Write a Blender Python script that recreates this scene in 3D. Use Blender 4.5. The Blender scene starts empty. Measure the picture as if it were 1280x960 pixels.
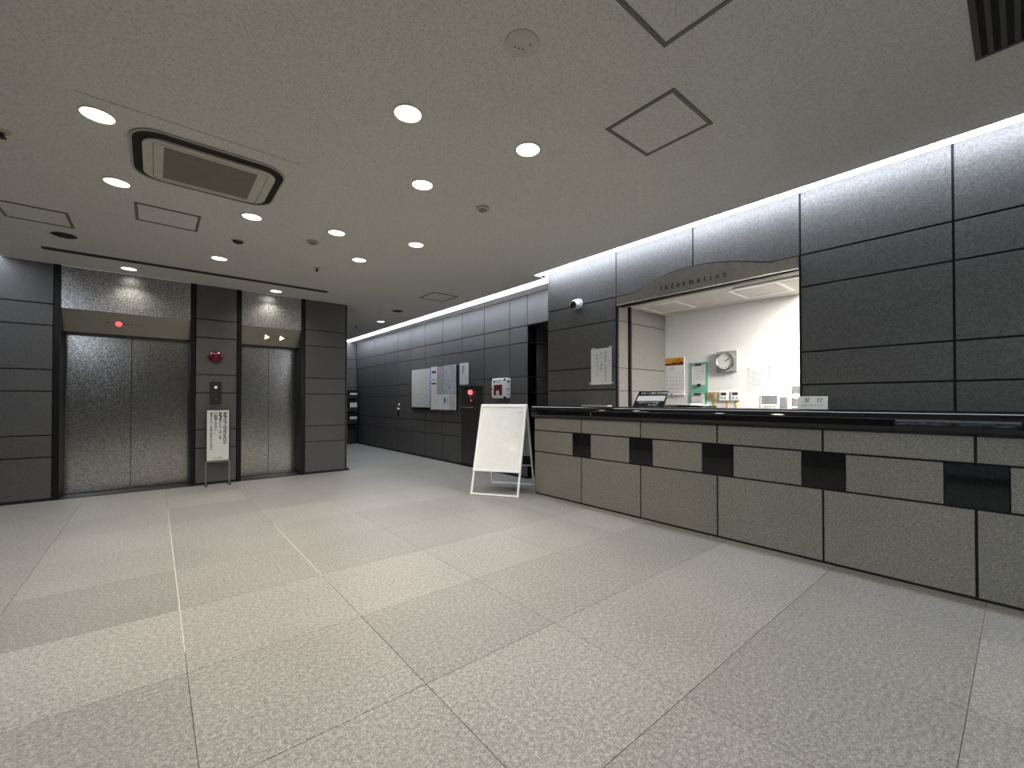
import bpy, bmesh, math, random
from mathutils import Vector, Matrix
random.seed(7)
S = bpy.context.scene
C = S.collection
PI = math.pi

# ------------------------------------------------------------------ camera, world, exposure
cd = bpy.data.cameras.new('camera'); cam = bpy.data.objects.new('camera', cd); C.objects.link(cam)
F_PX, YAW, PITCH, CAM_H = 534.0, 39.9, 0.6, 1.22
cd.sensor_fit = 'HORIZONTAL'; cd.sensor_width = 36.0; cd.lens = 36.0 * F_PX / 1280.0
cd.shift_y = (501 - F_PX * math.tan(math.radians(PITCH)) - 480) / 1280.0
cd.clip_start = 0.02; cd.clip_end = 200
cam.location = (0, 0, CAM_H)
cam.rotation_euler = (math.radians(90 + PITCH), 0, math.radians(-YAW))
S.camera = cam

w = bpy.data.worlds.new('world'); S.world = w; w.use_nodes = True
bg = w.node_tree.nodes['Background']
bg.inputs[0].default_value = (0.80, 0.90, 1.0, 1); bg.inputs[1].default_value = 3.0

S.view_settings.view_transform = 'Standard'; S.view_settings.look = 'None'
S.view_settings.exposure = 0.0; S.view_settings.gamma = 1.0; S.view_settings.use_curve_mapping = False

DOWN_W = 8.5        # each ceiling downlight
COVE_E = 36.0         # cove diffusers
WARM = (1.0, 0.88, 0.70); NEUTRAL = (1.0, 0.93, 0.83); COOL = (0.80, 0.87, 1.0)

# ------------------------------------------------------------------ materials
def newmat(name):
    m = bpy.data.materials.new(name); m.use_nodes = True
    return m, m.node_tree.nodes, m.node_tree.links, m.node_tree.nodes['Principled BSDF']

def ramp(N, stops):
    r = N.new('ShaderNodeValToRGB'); e = r.color_ramp.elements
    while len(e) < len(stops): e.new(0.5)
    for k, (p, c) in enumerate(stops):
        e[k].position = p; e[k].color = (c[0], c[1], c[2], 1)
    return r

def position(N):
    return N.new('ShaderNodeNewGeometry').outputs['Position']

def noise(N, L, scale, detail=2, rough=0.6, vec=None):
    n = N.new('ShaderNodeTexNoise'); n.inputs['Scale'].default_value = scale
    n.inputs['Detail'].default_value = detail; n.inputs['Roughness'].default_value = rough
    if vec is not None: L.new(vec, n.inputs['Vector'])
    return n

def plain(name, col, rough=0.5, metal=0.0, spec=0.5, emit=None, estr=0.0, vary=0.06):
    m, N, L, b = newmat(name)
    if vary:
        n = noise(N, L, 14, 3, vec=position(N))
        r = ramp(N, [(0.3, [c * (1 - vary) for c in col]), (0.7, [min(1, c * (1 + vary)) for c in col])])
        L.new(n.outputs['Fac'], r.inputs[0]); L.new(r.outputs[0], b.inputs['Base Color'])
    else:
        b.inputs['Base Color'].default_value = (*col, 1)
    b.inputs['Roughness'].default_value = rough; b.inputs['Metallic'].default_value = metal
    b.inputs['Specular IOR Level'].default_value = spec
    if emit: b.inputs['Emission Color'].default_value = (*emit, 1); b.inputs['Emission Strength'].default_value = estr
    return m

def granite(name, lo, mid, hi, scale, rough, bump=0.0, tint=0.0, spec=0.4):
    m, N, L, b = newmat(name); pos = position(N)
    n1 = noise(N, L, scale, 2, 0.7, pos); n2 = noise(N, L, scale * 0.37, 2, 0.6, pos); n3 = noise(N, L, 1.3, 3, 0.5, pos)
    mx = N.new('ShaderNodeMix'); mx.inputs[0].default_value = 0.4
    L.new(n1.outputs['Fac'], mx.inputs[2]); L.new(n2.outputs['Fac'], mx.inputs[3])
    r = ramp(N, [(0.36, lo), (0.5, mid), (0.64, hi)]); L.new(mx.outputs[0], r.inputs[0])
    # slab to slab tone (Object Info random and object colour) and soft blotches
    oi = N.new('ShaderNodeObjectInfo')
    mr = N.new('ShaderNodeMapRange'); mr.inputs[3].default_value = 1 - tint; mr.inputs[4].default_value = 1 + tint
    L.new(oi.outputs['Random'], mr.inputs[0])
    m3 = N.new('ShaderNodeMapRange'); m3.inputs[1].default_value = 0.3; m3.inputs[2].default_value = 0.7
    m3.inputs[3].default_value = 0.94; m3.inputs[4].default_value = 1.06; L.new(n3.outputs['Fac'], m3.inputs[0])
    mu = N.new('ShaderNodeMath'); mu.operation = 'MULTIPLY'; L.new(mr.outputs[0], mu.inputs[0]); L.new(m3.outputs[0], mu.inputs[1])
    vs = N.new('ShaderNodeVectorMath'); vs.operation = 'SCALE'; L.new(r.outputs[0], vs.inputs[0]); L.new(mu.outputs[0], vs.inputs['Scale'])
    vm = N.new('ShaderNodeVectorMath'); vm.operation = 'MULTIPLY'; L.new(vs.outputs[0], vm.inputs[0]); L.new(oi.outputs['Color'], vm.inputs[1])
    L.new(vm.outputs[0], b.inputs['Base Color'])
    b.inputs['Roughness'].default_value = rough; b.inputs['Specular IOR Level'].default_value = spec
    if bump:
        bp = N.new('ShaderNodeBump'); bp.inputs['Strength'].default_value = bump; bp.inputs['Distance'].default_value = 0.004
        L.new(mx.outputs[0], bp.inputs['Height']); L.new(bp.outputs[0], b.inputs['Normal'])
    return m

def emitter(name, col, strength):
    m, N, L, b = newmat(name)
    e = N.new('ShaderNodeEmission'); e.inputs[0].default_value = (*col, 1); e.inputs[1].default_value = strength
    L.new(e.outputs[0], N['Material Output'].inputs[0]); N.remove(b)
    return m

def ceiling_mat():
    m, N, L, b = newmat('rock_wool_ceiling'); pos = position(N)
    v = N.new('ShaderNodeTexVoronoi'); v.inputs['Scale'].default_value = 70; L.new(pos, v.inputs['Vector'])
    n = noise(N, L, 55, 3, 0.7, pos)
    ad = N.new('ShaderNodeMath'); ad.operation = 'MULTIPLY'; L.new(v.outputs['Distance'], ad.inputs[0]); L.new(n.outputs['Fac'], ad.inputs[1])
    r = ramp(N, [(0.03, (0.36, 0.35, 0.335)), (0.15, (0.60, 0.588, 0.56)), (0.6, (0.70, 0.685, 0.65))])  # dents get a darker colour that stands in for their shade
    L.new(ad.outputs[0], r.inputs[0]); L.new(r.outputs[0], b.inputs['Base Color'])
    b.inputs['Roughness'].default_value = 0.95; b.inputs['Specular IOR Level'].default_value = 0.1
    bp = N.new('ShaderNodeBump'); bp.inputs['Strength'].default_value = 0.5; bp.inputs['Distance'].default_value = 0.004
    L.new(ad.outputs[0], bp.inputs['Height']); L.new(bp.outputs[0], b.inputs['Normal'])
    return m

def steel(name, col, rough, dapple=0.0, scale=95):
    m, N, L, b = newmat(name); pos = position(N)
    n = noise(N, L, scale, 2, 0.6, pos)
    r = ramp(N, [(0.38, [c * (1 - dapple) for c in col]), (0.6, [c * (1 + dapple) for c in col])])
    L.new(n.outputs['Fac'], r.inputs[0]); L.new(r.outputs[0], b.inputs['Base Color'])
    b.inputs['Metallic'].default_value = 1.0; b.inputs['Roughness'].default_value = rough
    bp = N.new('ShaderNodeBump'); bp.inputs['Strength'].default_value = (0.10 if dapple > .2 else .04); bp.inputs['Distance'].default_value = 0.002
    L.new(n.outputs['Fac'], bp.inputs['Height']); L.new(bp.outputs[0], b.inputs['Normal'])
    return m

def map_print(name, scale, cols, linecol):
    m, N, L, b = newmat(name); pos = position(N)
    v = N.new('ShaderNodeTexVoronoi'); v.feature = 'DISTANCE_TO_EDGE'; v.inputs['Scale'].default_value = scale; L.new(pos, v.inputs['Vector'])
    n = noise(N, L, scale * 2.2, 5, .75, pos)
    r = ramp(N, [(0.36, cols[0]), (0.45, cols[1]), (0.53, cols[2]), (0.63, cols[3])]); L.new(n.outputs['Fac'], r.inputs[0])
    lr = ramp(N, [(0.0, (.5, .5, .5)), (0.03, (.45, .45, .45)), (0.07, (0, 0, 0))]); L.new(v.outputs['Distance'], lr.inputs[0])
    mx = N.new('ShaderNodeMix'); mx.data_type = 'RGBA'; L.new(lr.outputs[0], mx.inputs[0]); L.new(r.outputs[0], mx.inputs[6])
    mx.inputs[7].default_value = (*linecol, 1)
    L.new(mx.outputs[2], b.inputs['Base Color']); b.inputs['Roughness'].default_value = 0.25
    return m

def glass_pane(name):
    m, N, L, b = newmat(name)
    t = N.new('ShaderNodeBsdfTransparent'); t.inputs[0].default_value = (.93, .96, .95, 1)
    g = N.new('ShaderNodeBsdfGlossy'); g.inputs['Roughness'].default_value = 0.02
    fr = N.new('ShaderNodeFresnel'); mx = N.new('ShaderNodeMixShader')
    L.new(fr.outputs[0], mx.inputs[0]); L.new(t.outputs[0], mx.inputs[1]); L.new(g.outputs[0], mx.inputs[2])
    L.new(mx.outputs[0], N['Material Output'].inputs[0]); N.remove(b)
    return m

M = {}
M['stone'] = granite('dark_granite', (0.058, 0.056, 0.055), (0.098, 0.095, 0.092), (0.155, 0.151, 0.146), 210, 0.55, 0.15, 0.05)
M['counter'] = granite('granite_lit_tone', (0.135, 0.129, 0.111), (0.21, 0.201, 0.176), (0.32, 0.308, 0.272), 190, 0.6, 0.15, 0.05)  # wall stone again, lightened and warmed to hold its stronger downlighting
M['floor'] = granite('floor_granite', (0.16, 0.155, 0.142), (0.30, 0.292, 0.27), (0.52, 0.51, 0.475), 150, 0.42, 0.3, 0.035, 0.45)
M['reveal'] = granite('mid_granite', (0.09, 0.086, 0.079), (0.145, 0.139, 0.128), (0.21, 0.202, 0.187), 200, 0.6, 0.15, 0.04)
M['booth_ceiling'] = plain('booth_ceiling_board', (0.46, 0.44, 0.41), 0.9)
M['grout'] = plain('grout', (0.20, 0.195, 0.18), 0.9)
M['grout_white'] = plain('white_grout', (0.62, 0.60, 0.55), 0.8)
M['joint'] = plain('joint_sealant', (0.012, 0.012, 0.012), 0.8)
M['black_stone'] = granite('polished_black_granite', (0.006, 0.006, 0.007), (0.010, 0.010, 0.011), (0.022, 0.022, 0.024), 300, 0.035, 0, 0, 0.32)
M['black_metal'] = plain('black_metal', (0.007, 0.007, 0.007), 0.4, 0.0, 0.25)
M['black_plastic'] = plain('black_plastic', (0.007, 0.007, 0.008), 0.45, 0, 0.2)
M['dark_plate'] = plain('dark_plate', (0.045, 0.043, 0.040), 0.35, 0.4)
M['hose_door'] = plain('dark_cabinet_paint', (0.05, 0.048, 0.044), 0.3, 0.2)
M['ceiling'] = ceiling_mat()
M['trim_grey'] = plain('hatch_trim', (0.16, 0.155, 0.145), 0.5, 0.4)
M['white'] = plain('white_paint', (0.80, 0.79, 0.77), 0.5, vary=.02)
M['booth_wall'] = plain('booth_wallpaper', (0.83, 0.82, 0.80), 0.8, vary=.02)
M['booth_floor'] = plain('booth_carpet', (0.15, 0.14, 0.13), 0.9)
M['beige'] = plain('beige_plastic', (0.55, 0.53, 0.46), 0.5)
M['beige2'] = plain('beige_plastic_dull', (0.42, 0.40, 0.34), 0.55)
M['grille'] = plain('air_grille', (0.20, 0.185, 0.145), 0.7)
M['dark'] = plain('dark_recess', (0.012, 0.011, 0.010), 0.8)
M['vent'] = plain('vent_slat', (0.07, 0.066, 0.06), 0.5)
M['door_steel'] = steel('dappled_stainless', (0.43, 0.425, 0.405), 0.21, 0.28, 66)
M['transom_steel'] = steel('dappled_stainless_transom', (0.44, 0.44, 0.435), 0.33, 0.45, 70)
M['panel_steel'] = steel('brown_stainless', (0.26, 0.245, 0.22), 0.40, 0.12, 160)
M['sign_steel'] = steel('brushed_stainless', (0.34, 0.33, 0.31), 0.32, 0.08, 30)
M['chrome'] = steel('bright_steel', (0.75, 0.75, 0.74), 0.2)
M['red'] = plain('red_plastic', (0.115, 0.004, 0.010), 0.25)
M['red_print'] = plain('red_print', (0.16, 0.008, 0.015), 0.5)
M['red_lit'] = plain('red_lamp_lit', (0.7, 0.05, 0.05), 0.3, emit=(1.0, 0.10, 0.10), estr=1.6)
M['red_lamp'] = plain('red_alarm_lamp', (0.6, 0.03, 0.03), 0.2, emit=(1.0, 0.22, 0.20), estr=1.1)
M['yellow_lit'] = emitter('yellow_arrow_lit', (1.0, 0.80, 0.38), 3.0)
M['white_lit'] = emitter('button_lamp', (1, 0.95, 0.85), 0.6)
M['ink'] = plain('black_ink', (0.02, 0.02, 0.02), 0.6)
M['ink_grey'] = plain('grey_ink', (0.22, 0.22, 0.22), 0.6)
M['ink_faint'] = plain('faint_ink', (0.46, 0.45, 0.44), 0.7)
M['blue_ink'] = plain('blue_print', (0.04, 0.06, 0.30), 0.5)
M['paper'] = plain('paper', (0.78, 0.78, 0.77), 0.6, vary=.02)
M['paper_grey'] = plain('grey_paper', (0.42, 0.42, 0.42), 0.5)
M['board'] = plain('sign_board_white', (0.78, 0.78, 0.72), 0.45, vary=.02)
M['aframe'] = plain('white_enamel', (0.95, 0.95, 0.93), 0.35, vary=.01)
M['sheet'] = plain('clear_cover_over_white_sheet', (0.88, 0.88, 0.86), 0.14, vary=.03)
M['aframe_back'] = plain('grey_back_sheet', (0.40, 0.40, 0.39), 0.4)
M['map_a'] = map_print('area_map', 16, [(.22, .34, .50), (.74, .78, .82), (.62, .63, .60), (.86, .86, .84)], (.42, .44, .46))
M['map_b'] = map_print('street_map', 10, [(.14, .24, .40), (.58, .66, .74), (.50, .54, .55), (.82, .82, .78)], (.22, .25, .30))
M['map_c'] = map_print('detail_map', 14, [(.5, .55, .6), (.75, .77, .78), (.7, .71, .7), (.55, .45, .4)], (.35, .37, .4))
M['green'] = plain('mint_board', (0.20, 0.52, 0.38), 0.5)
M['orange_photo'] = map_print('sunset_photo', 7, [(.20, .04, .01), (.65, .25, .03), (.80, .45, .05), (.30, .07, .02)], (.5, .2, .02))
M['hill_print'] = plain('hill_print', (0.10, 0.025, 0.012), 0.4)
M['grey_photo'] = map_print('grey_photo', 22, [(.12, .12, .13), (.24, .24, .25), (.20, .20, .20), (.30, .30, .30)], (.14, .14, .15))
M['tan'] = plain('tan_plate', (0.50, 0.42, 0.22), 0.5)
M['yellow'] = plain('yellow_tape', (0.72, 0.50, 0.06), 0.5)
M['clock_grey'] = plain('clock_case', (0.36, 0.33, 0.30), 0.45)
M['lcd'] = plain('lcd', (0.05, 0.06, 0.04), 0.2)
M['brown_paper'] = plain('brown_folder', (0.30, 0.22, 0.12), 0.6)
M['lens'] = plain('black_lens', (0.006, 0.006, 0.008), 0.05)
M['camera_white'] = plain('camera_shell', (0.62, 0.64, 0.68), 0.3)
M['cove'] = emitter('cove_diffuser', COOL, COVE_E)
M['cove_soft'] = emitter('cove_diffuser_edge', COOL, COVE_E * .35)
M['cove_corridor'] = emitter('corridor_cove_diffuser', COOL, COVE_E * .41)
M['cove_left'] = emitter('left_cove_diffuser', COOL, COVE_E * .4)
M['lamp_warm'] = emitter('downlight_lens_warm', WARM, 14.0)
M['lamp_neutral'] = emitter('downlight_lens', NEUTRAL, 6.0)
M['booth_tube'] = emitter('booth_tube', (1.0, 0.93, 0.86), 95.0)
M['booth_fill'] = emitter('booth_fill', (1.0, 0.96, 0.91), 150.0)
M['glass'] = glass_pane('window_glass')
M['asphalt'] = granite('outside_paving', (.10, .10, .10), (.16, .16, .155), (.22, .22, .21), 40, .8)
M['leaf'] = plain('hedge_leaf', (0.10, 0.22, 0.04), 0.5, vary=.4)
M['wood'] = plain('stem', (0.10, 0.07, 0.04), 0.8)

# ------------------------------------------------------------------ mesh helpers (authored in world coordinates unless the thing is rotated)
W = {}
def box(bm, x0, x1, y0, y1, z0, z1):
    v = [bm.verts.new(p) for p in ((x0,y0,z0),(x1,y0,z0),(x1,y1,z0),(x0,y1,z0),(x0,y0,z1),(x1,y0,z1),(x1,y1,z1),(x0,y1,z1))]
    for f in ((0,3,2,1),(4,5,6,7),(0,1,5,4),(1,2,6,5),(2,3,7,6),(3,0,4,7)): bm.faces.new([v[i] for i in f])
    return v
def B(*boxes):
    bm = bmesh.new()
    for b in boxes: box(bm, *b)
    return bm
def bevel(bm, w, seg=2):
    bmesh.ops.bevel(bm, geom=bm.edges[:], offset=w, segments=seg, affect='EDGES', profile=0.5)
    return bm
def prism(bm, pts, vec):
    """polygon (3d points) extruded by vec"""
    vec = Vector(vec); a = [bm.verts.new(p) for p in pts]; b = [bm.verts.new(Vector(p) + vec) for p in pts]; n = len(a)
    bm.faces.new(a[::-1]); bm.faces.new(b)
    for i in range(n): bm.faces.new((a[i], a[(i+1)%n], b[(i+1)%n], b[i]))
    return bm
def lathe(bm, profile, centre, axis=(0,0,1), seg=32):
    """profile of (radius, offset along axis), closed with caps where radius is 0"""
    ax = Vector(axis).normalized(); u = ax.orthogonal().normalized(); v = ax.cross(u); c = Vector(centre); rings = []
    for r, h in profile:
        if r < 1e-6: rings.append([bm.verts.new(c + ax*h)])
        else: rings.append([bm.verts.new(c + ax*h + (u*math.cos(2*PI*k/seg) + v*math.sin(2*PI*k/seg))*r) for k in range(seg)])
    for a, b in zip(rings, rings[1:]):
        for k in range(seg):
            k2 = (k+1) % seg
            if len(a) == 1 and len(b) == 1: continue
            if len(a) == 1: bm.faces.new((a[0], b[k], b[k2]))
            elif len(b) == 1: bm.faces.new((a[k], b[0], a[k2]))
            else: bm.faces.new((a[k], b[k], b[k2], a[k2]))
    return bm
def tube(bm, p0, p1, r, seg=10):
    p0, p1 = Vector(p0), Vector(p1)
    return lathe(bm, [(0,0),(r,0),(r,(p1-p0).length),(0,(p1-p0).length)], p0, p1-p0, seg)
def bar(bm, p0, p1, wd, th, side):
    """rectangular bar from p0 to p1; wd measured along side"""
    p0, p1, s = Vector(p0), Vector(p1), Vector(side).normalized(); n = (p1-p0).cross(s).normalized()
    q = [p0 + s*a*wd/2 + n*b*th/2 for a, b in ((-1,-1),(1,-1),(1,1),(-1,1))]
    return prism(bm, q, p1-p0)
def rrect(x0, x1, y0, y1, r, z, seg=8):
    pts = []
    for cx, cy, a0 in ((x1-r,y1-r,0),(x0+r,y1-r,90),(x0+r,y0+r,180),(x1-r,y0+r,270)):
        for k in range(seg+1):
            a = math.radians(a0 + 90*k/seg); pts.append((cx+r*math.cos(a), cy+r*math.sin(a), z))
    return pts
def ring(bm, outer, inner, dz):
    """flat ring between two loops of the same count, thick by dz"""
    n = len(outer); d = Vector((0,0,dz))
    o1=[bm.verts.new(p) for p in outer]; i1=[bm.verts.new(p) for p in inner]
    o2=[bm.verts.new(Vector(p)+d) for p in outer]; i2=[bm.verts.new(Vector(p)+d) for p in inner]
    for k in range(n):
        j=(k+1)%n
        bm.faces.new((o1[k],o1[j],i1[j],i1[k])); bm.faces.new((o2[k],i2[k],i2[j],o2[j]))
        bm.faces.new((o1[k],o2[k],o2[j],o1[j])); bm.faces.new((i1[k],i1[j],i2[j],i2[k]))
    return bm

def obj(name, bm, mat, parent=None, smooth=False):
    bmesh.ops.recalc_face_normals(bm, faces=bm.faces[:])
    xs=[v.co.x for v in bm.verts]; ys=[v.co.y for v in bm.verts]; zs=[v.co.z for v in bm.verts]
    c = Vector(((min(xs)+max(xs))/2, (min(ys)+max(ys))/2, min(zs)))
    for v in bm.verts: v.co -= c
    me = bpy.data.meshes.new(name); bm.to_mesh(me); bm.free()
    if smooth:
        for p in me.polygons: p.use_smooth = True
        try: me.set_sharp_from_angle(angle=math.radians(40))
        except Exception: pass
    me.materials.append(M[mat] if isinstance(mat, str) else mat)
    o = bpy.data.objects.new(name, me); C.objects.link(o)
    if parent: o.parent = parent; o.location = c - W[parent]
    else: o.location = c
    W[o] = c
    return o
def tag(o, label, cat, group=None, kind=None):
    o['label'] = label; o['category'] = cat
    if group: o['group'] = group
    if kind: o['kind'] = kind
    return o
def thing(name, label, cat, loc, group=None, rotz=0, kind=None):
    o = bpy.data.objects.new(name, None); C.objects.link(o); o.location = loc; o.rotation_euler = (0,0,rotz)
    o.empty_display_size = 0.1
    W[o] = Vector((0,0,0)) if rotz else Vector(loc)
    return tag(o, label, cat, group, kind)
def structure(name, bm, mat, label, cat, parent=None):
    return tag(obj(name, bm, mat, parent), label, cat, kind='structure')

_cache = {}
def piece(name, x0, x1, y0, y1, z0, z1, mat, parent, ch=0.0015):
    """box with a small chamfer; alike pieces share one mesh"""
    key = (name, round(x1-x0,4), round(y1-y0,4), round(z1-z0,4), mat)
    if key not in _cache:
        a, b, h = x1-x0, y1-y0, z1-z0
        bm = B((-a/2, a/2, -b/2, b/2, 0, h)); bevel(bm, ch, 1)
        bmesh.ops.recalc_face_normals(bm, faces=bm.faces[:])
        me = bpy.data.meshes.new(name); bm.to_mesh(me); bm.free(); me.materials.append(M[mat]); _cache[key] = me
    o = bpy.data.objects.new(name, _cache[key]); C.objects.link(o)
    c = Vector(((x0+x1)/2, (y0+y1)/2, z0)); o.parent = parent; o.location = c - W[parent]; W[o] = c
    return o

def text_bm(bm, items, origin, right, up, lift=0.0, bold=0.0):
    """items: (string, x, y, size, align, line distance); laid on the plane origin + right*x + up*y"""
    origin, right, up = Vector(origin), Vector(right).normalized(), Vector(up).normalized(); nrm = right.cross(up)
    for body, x, y, size, align, ld in items:
        cu = bpy.data.curves.new('t', 'FONT'); cu.body = body; cu.size = size; cu.align_x = align; cu.align_y = 'TOP'
        cu.space_line = ld; cu.resolution_u = 2; cu.offset = bold*size
        to = bpy.data.objects.new('t', cu); C.objects.link(to)
        dg = bpy.context.evaluated_depsgraph_get()
        me = bpy.data.meshes.new_from_object(to.evaluated_get(dg))
        vs = [bm.verts.new(origin + right*(v.co.x + x) + up*(v.co.y + y) + nrm*lift) for v in me.vertices]
        for p in me.polygons:
            try: bm.faces.new([vs[i] for i in p.vertices])
            except ValueError: pass
        bpy.data.objects.remove(to); bpy.data.curves.remove(cu); bpy.data.meshes.remove(me)
    return bm
def lettering(name, items, origin, right, up, mat, parent, lift=0.0012, bold=0.0):
    bm = text_bm(bmesh.new(), items, origin, right, up, lift, bold)
    if not bm.verts: bm.free(); return None
    nrm = Vector(right).cross(Vector(up)).normalized()
    me = bpy.data.meshes.new(name); c = Vector(origin); 
    for v in bm.verts: v.co -= c
    bm.to_mesh(me); bm.free(); me.materials.append(M[mat])
    o = bpy.data.objects.new(name, me); C.objects.link(o); o.parent = parent; o.location = c - W[parent]; W[o] = c; o['kind'] = 'stuff'
    return o
def vcol(s): return '\n'.join(s)

# ------------------------------------------------------------------ main dimensions (metres)
CE = 2.904                      # ceiling
XI, XC, XH, XL = 4.035, 3.855, 4.480, -1.56     # reception wall, counter front, corridor wall, left wall
YE, YEND, YR = 7.62, 12.38, -4.2               # lift wall, corridor end, glazed rear
ROWS = [0.03, 0.535, 0.80, 1.335, 1.60, 2.14, 2.405, 2.94]
G = 0.007                       # half joint

# ------------------------------------------------------------------ floor
fl = structure('floor', B((XL-.1, 7.0, YR, YEND+.1, -0.12, -0.004)), 'grout', 'light grey granite tile floor of the lobby', 'floor')
TX, TY = 0.785, 0.755
SHADE = {0: .90, 1: 1.05, 2: .96, 3: 1.08, 4: .92, 5: .93, 6: 1.0, 7: .97}
for i in range(-3, 6):
    for j in range(-6, 17):
        x0, y0 = 0.12 + i*TX, 0.15 + j*TY
        x1, y1 = x0+TX, y0+TY
        x0 = max(x0, XL); x1 = min(x1, XH+.02 if y0 > 4.1 else XH); y1 = min(y1, YEND); y0 = max(y0, YR)
        if x1-x0 < .05 or y1-y0 < .05 or (x0 > 3.9 and y1 < 4.0): continue
        t = piece('tile', x0+.0012, x1-.0012, y0+.0012, y1-.0012, -0.02, 0.0, 'floor', fl, 0.001)
        s = SHADE.get(j, 1.0) + random.uniform(-.05, .05)
        t.color = (s, s, s, 1)
for k in range(3):
    piece('tile', XH+.02+k*.8, XH+.816+k*.8, 4.08, 4.98, -0.02, 0.0, 'floor', fl, 0.001)

obj('grout_line', B((.1180, .1225, 2.62, 6.2, -.01, .0006)), 'grout_white', fl)
obj('grout_line', B((.9032, .9076, 3.15, 4.72, -.01, .0006)), 'grout_white', fl)
# ------------------------------------------------------------------ ceiling
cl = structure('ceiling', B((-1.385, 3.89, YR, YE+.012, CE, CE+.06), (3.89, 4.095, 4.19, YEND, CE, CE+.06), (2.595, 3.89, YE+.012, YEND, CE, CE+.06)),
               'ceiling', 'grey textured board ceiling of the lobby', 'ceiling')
obj('seam', B((-.35, .78, 3.288, 3.291, CE-.0015, CE+.01)), 'trim_grey', cl)
structure('ceiling_void', B((XL-.1, 7.0, YR, YEND+.1, CE+.22, CE+.3)), 'white', 'white top of the light coves above the ceiling', 'ceiling')
structure('trim_1', B((3.875, 3.89, YR, 4.205, CE-.004, CE+.2), (3.89, 4.095, 4.19, 4.205, CE-.004, CE+.2), (4.08, 4.095, 4.205, YEND, CE-.004, CE+.2)),
          'white', 'white edge of the ceiling beside the reception light cove', 'trim')
def cove(x0, x1, y0, y1, label, outer_low, mat='cove'):
    t = thing('cove_light', label, 'light strip', ((x0+x1)/2, (y0+y1)/2, CE+.01))
    w3 = (x1-x0)*.45
    a, b = ((x0, x0+w3), (x0+w3, x1)) if outer_low else ((x1-w3, x1), (x0, x1-w3))
    obj('lamp_strip', B((a[0], a[1], y0, y1, CE+.012, CE+.03)), mat, t)
    obj('diffuser_edge', B((b[0], b[1], y0, y1, CE+.012, CE+.03)), 'cove_soft', t)
    return t
cove(3.892, 4.022, YR, 4.186, 'long cool white cove light above the reception wall', True)
t = thing('cove_light', 'cool white cove light along the corridor wall with the maps', 'light strip', (4.2, 8.3, CE+.01))
obj('lamp_strip', B((4.10, 4.30, 4.09, YEND, CE+.004, CE+.03)), 'cove_corridor', t)
bm = bmesh.new(); prism(bm, [(4.302,4.09,CE+.006),(4.302,4.09,CE+.03),(4.468,4.09,CE+.006),(4.468,4.09,CE-.022)], (0,YEND-4.09,0)); obj('reflector', bm, 'white', t)
cove(-1.53, -1.39, YR, YE-.02, 'cool white cove light above the left side wall', False, 'cove_left')

# ------------------------------------------------------------------ stone walls
def wall_x(name, label, plane, sgn, ys, zs, thick=.2, zt=2.94, mat='stone', skip=None, z0=0.0):
    """wall facing -sgn*X at x = plane with slab joints"""
    a, b = plane + sgn*.014, plane + sgn*thick
    wl = structure(name, B((min(a,b), max(a,b), ys[0], ys[-1], z0, zt)), 'joint', label, 'wall')
    p = plane + sgn*.03
    for y0, y1 in zip(ys, ys[1:]):
        for q0, q1 in zip(zs, zs[1:]):
            if skip and skip(y0, y1, q0, q1): continue
            piece('slab', min(plane,p), max(plane,p), y0+G, y1-G, q0+G, q1-G, mat, wl)
    return wl
def wall_y(name, label, plane, sgn, xs, zs, thick=.2, zt=2.94, mat='stone', z0=0.0):
    a, b = plane + sgn*.014, plane + sgn*thick
    wl = structure(name, B((xs[0], xs[-1], min(a,b), max(a,b), z0, zt)), 'joint', label, 'wall')
    p = plane + sgn*.03
    for x0, x1 in zip(xs, xs[1:]):
        for q0, q1 in zip(zs, zs[1:]):
            piece('slab', x0+G, x1-G, min(plane,p), max(plane,p), q0+G, q1-G, mat, wl)
    return wl

# lift wall piers
zp = ROWS[:-1] + [CE]
wall_y('wall_pier_left', 'dark granite wall left of the wide lift', YE, 1, [XL, -.958], zp, .5, CE)
wall_y('wall_pier_middle', 'dark granite pier between the two lifts', YE, 1, [.445, .951], zp, .5, CE)
wall_y('wall_pier_right', 'dark granite pier right of the narrow lift at the corridor corner', YE, 1, [1.904, 2.565], zp, .5, CE)
wall_x('wall_corridor_left', 'dark granite corridor side of the lift shaft', 2.595, -1, [YE+.002, 8.2, 8.9, 9.6, 10.3, 11.0, 11.7, YEND], zp, .5, CE)
structure('wall_shaft', B((XL, 2.1, 8.12, 8.3, 0, CE)), 'dark', 'dark lift shaft wall behind the doors', 'wall')
structure('baseboard_lift', B((XL, -.958, YE+.004, YE+.02, 0, .033), (.445, .951, YE+.004, YE+.02, 0, .033), (1.904, 2.60, YE+.004, YE+.02, 0, .033), (2.59, 2.63, YE, YEND, 0, .033)),
          'joint', 'thin black skirting under the lift wall', 'baseboard')
# corridor
HV = [4.986, 5.42, 6.125, 6.837, 7.549, 8.284, 8.95, 9.65, 10.363, 11.089, 11.828, YEND]
wall_x('wall_corridor', 'dark granite slab corridor wall with maps and cabinets', XH, 1, HV, ROWS)
structure('baseboard_corridor', B((XH-.012, XH+.012, 4.986, YEND, 0, .03)), 'joint', 'thin black skirting along the corridor wall', 'baseboard')
wh = wall_x('wall_header', 'granite header above the dark passage opening', XH, 1, [4.07, 4.986], [2.405, 2.94], z0=2.395)
wall_y('wall_end', 'dark granite wall at the far end of the corridor', YEND, 1, [2.3, 3.5, 4.0, XH, XH+.2], ROWS)
wall_y('wall_passage', 'dark granite side of the passage opening', 4.986, 1, [XH+.004, 5.2, 5.9, 6.6], ROWS[:-1], .15, 2.39)
structure('wall_passage_end', B((6.6, 6.7, 4.0, 5.2, 0, 2.5)), 'stone', 'dark wall closing the passage', 'wall')
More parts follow.
